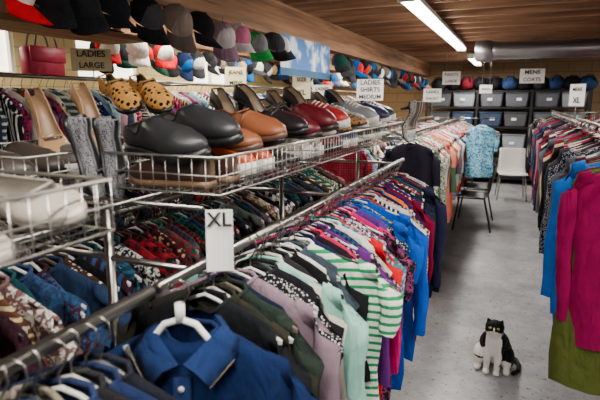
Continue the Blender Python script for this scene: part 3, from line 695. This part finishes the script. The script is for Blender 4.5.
# ------------------------------------------------------------- cat
def make_cat(x,y,rz,s=1.0):
    bm=bmesh.new()
    def ell(c,r,rx=0):
        bmesh.ops.create_icosphere(bm,subdivisions=3,radius=1,matrix=Matrix.Translation(c)@Euler((rx,0,0)).to_matrix().to_4x4()@Matrix.Diagonal((*r,1)))
    def cap_(a,b_,ra,rb,n=8):
        a=Vector(a);b_=Vector(b_)
        for i in range(n+1):
            t=i/n; p=a.lerp(b_,t); q=ra+(rb-ra)*t; bmesh.ops.create_icosphere(bm,subdivisions=2,radius=q,matrix=Matrix.Translation(p))
    ell((0,.10,.100),(.108,.104,.100)); ell((0,.055,.155),(.096,.094,.10),.5); ell((0,.01,.20),(.078,.068,.088),.25); ell((0,-.012,.17),(.064,.052,.08))
    for q in(-1,1):
        ell((q*.082,.055,.075),(.046,.084,.074)); ell((q*.088,-.02,.016),(.022,.05,.017))
        cap_((q*.036,-.012,.19),(q*.032,-.045,.09),.036,.024); cap_((q*.032,-.045,.09),(q*.031,-.055,.022),.024,.018); ell((q*.031,-.070,.015),(.021,.030,.0155))
    cap_((0,.005,.24),(0,-.03,.285),.060,.048)
    ell((0,-.045,.315),(.058,.049,.046)); ell((-.028,-.066,.302),(.028,.026,.023)); ell((.028,-.066,.302),(.028,.026,.023)); ell((0,-.090,.299),(.020,.015,.013)); ell((0,-.084,.290),(.016,.014,.012)); ell((0,-.090,.311),(.010,.012,.014))
    for q in(-1,1):
        V=[(q*.012,-.052,.342),(q*.054,-.042,.330),(q*.030,-.022,.336),(q*.045,-.046,.374)]
        vs=[bm.verts.new(v) for v in V]
        for f in((0,1,3),(1,2,3),(2,0,3),(0,2,1)): bm.faces.new([vs[i] for i in f])
        cap_((q*.034,-.040,.342),(q*.044,-.045,.364),.017,.005,6)
    T=[(0,.185,.03),(.07,.20,.022),(.130,.16,.02),(.155,.09,.019),(.155,.02,.018),(.128,-.03,.017)]
    for i in range(len(T)-1): cap_(T[i],T[i+1],.019-.001*i,.018-.001*i,6)
    me=bpy.data.meshes.new('cat'); bm.to_mesh(me); bm.free()
    o=bpy.data.objects.new('cat_tmp',me); SC.collection.objects.link(o)
    md=o.modifiers.new('r','REMESH'); md.mode='VOXEL'; md.voxel_size=.0035
    ms=o.modifiers.new('s','SMOOTH'); ms.iterations=5; ms.factor=.5
    dg=bpy.context.evaluated_depsgraph_get(); m2=bpy.data.meshes.new_from_object(o.evaluated_get(dg)); bpy.data.objects.remove(o)
    N=len(m2.vertices); co=np.zeros(N*3); m2.vertices.foreach_get('co',co); co=co.reshape(-1,3)
    col=np.ones((N,4)); Wc=np.array(lin((240,237,232))); Kc=np.array(lin((13,12,13)))
    for i,(px,py,pz) in enumerate(co):
        n=.010*math.sin(px*60+pz*40)+.008*math.sin(py*75+pz*55)
        white=False
        if pz>.272+n*.3 and not(py<-.02 and pz<.276):
            white = (py<-.062 and pz<.310-abs(px)*.45) or (py<-.07 and abs(px)<.005 and pz<.328)
        else:
            if py+n*.6<.012 and abs(px)<.052+n*.5: white=True
            if pz<.075+n and py<.04: white=True
            if px<-.02 and .08<pz+n<.16 and py<.06: white=True
        if py>.10 or (px>.112) : white=False
        if px>.036 and .09<pz<.27 and py>-.04: white=False
        if px<-.048 and .17<pz<.27: white=False
        col[i,:3]=Wc if white else Kc
    at=m2.attributes.new('Col','FLOAT_COLOR','POINT'); at.data.foreach_set('color',col.ravel())
    m2.materials.clear(); m2.materials.append(M_fur)
    for p in m2.polygons: p.use_smooth=True
    c=bpy.data.objects.new('cat',m2); SC.collection.objects.link(c)
    c.matrix_world=TR(x,y,0,rz,0,0,s)
    def part(name,pos,r,mat,sc=(1,1,1)):
        bb=B([mat]); V=[];F=[]
        for i in range(9):
            a=-math.pi/2+math.pi*i/8
            for k in range(12): V.append((pos[0]+r*sc[0]*math.cos(a)*math.cos(k*.5236),pos[1]+r*sc[1]*math.cos(a)*math.sin(k*.5236),pos[2]+r*sc[2]*math.sin(a)))
        for i in range(8):
            for k in range(12): F.append((i*12+k,i*12+(k+1)%12,(i+1)*12+(k+1)%12,(i+1)*12+k))
        bb.add(V,F); ob=bb.obj(name,True,c)
    ME=plain('cat_iris',(190,190,90),.15); MP=plain('cat_pupil',(8,8,8),.1); MN=plain('cat_nose',(190,120,120),.5)
    for q in(-1,1):
        part('eye',(q*.023,-.0875,.322),.0095,ME,(1,.6,.85)); part('pupil',(q*.0235,-.0928,.322),.004,MP,(.7,.5,1.1))
    part('nose',(0,-.1045,.306),.0045,MN,(1.2,.6,.8))
    for q in(-1,1):
        bb=B([M_white])
        for j in range(3): bb.tube([(q*.014,-.098,.299-.002*j),(q*.055,-.095,.303-.008*j)],.0004,3)
        bb.obj('whiskers',True,c)
    return c
make_cat(-.015,3.10,-.06,.96)
# ------------------------------------------------------------- camera
cd=bpy.data.cameras.new('Camera'); cam=bpy.data.objects.new('Camera',cd); SC.collection.objects.link(cam); SC.camera=cam
cd.sensor_width=36; cd.lens=30; cam.location=(0,0,H); cd.clip_start=.02
yaw=math.radians(23.05); p=math.radians(11.31)
cam.rotation_euler=(math.pi/2-p,0,yaw)
cd.dof.use_dof=True; cd.dof.focus_distance=2.4; cd.dof.aperture_fstop=4.5
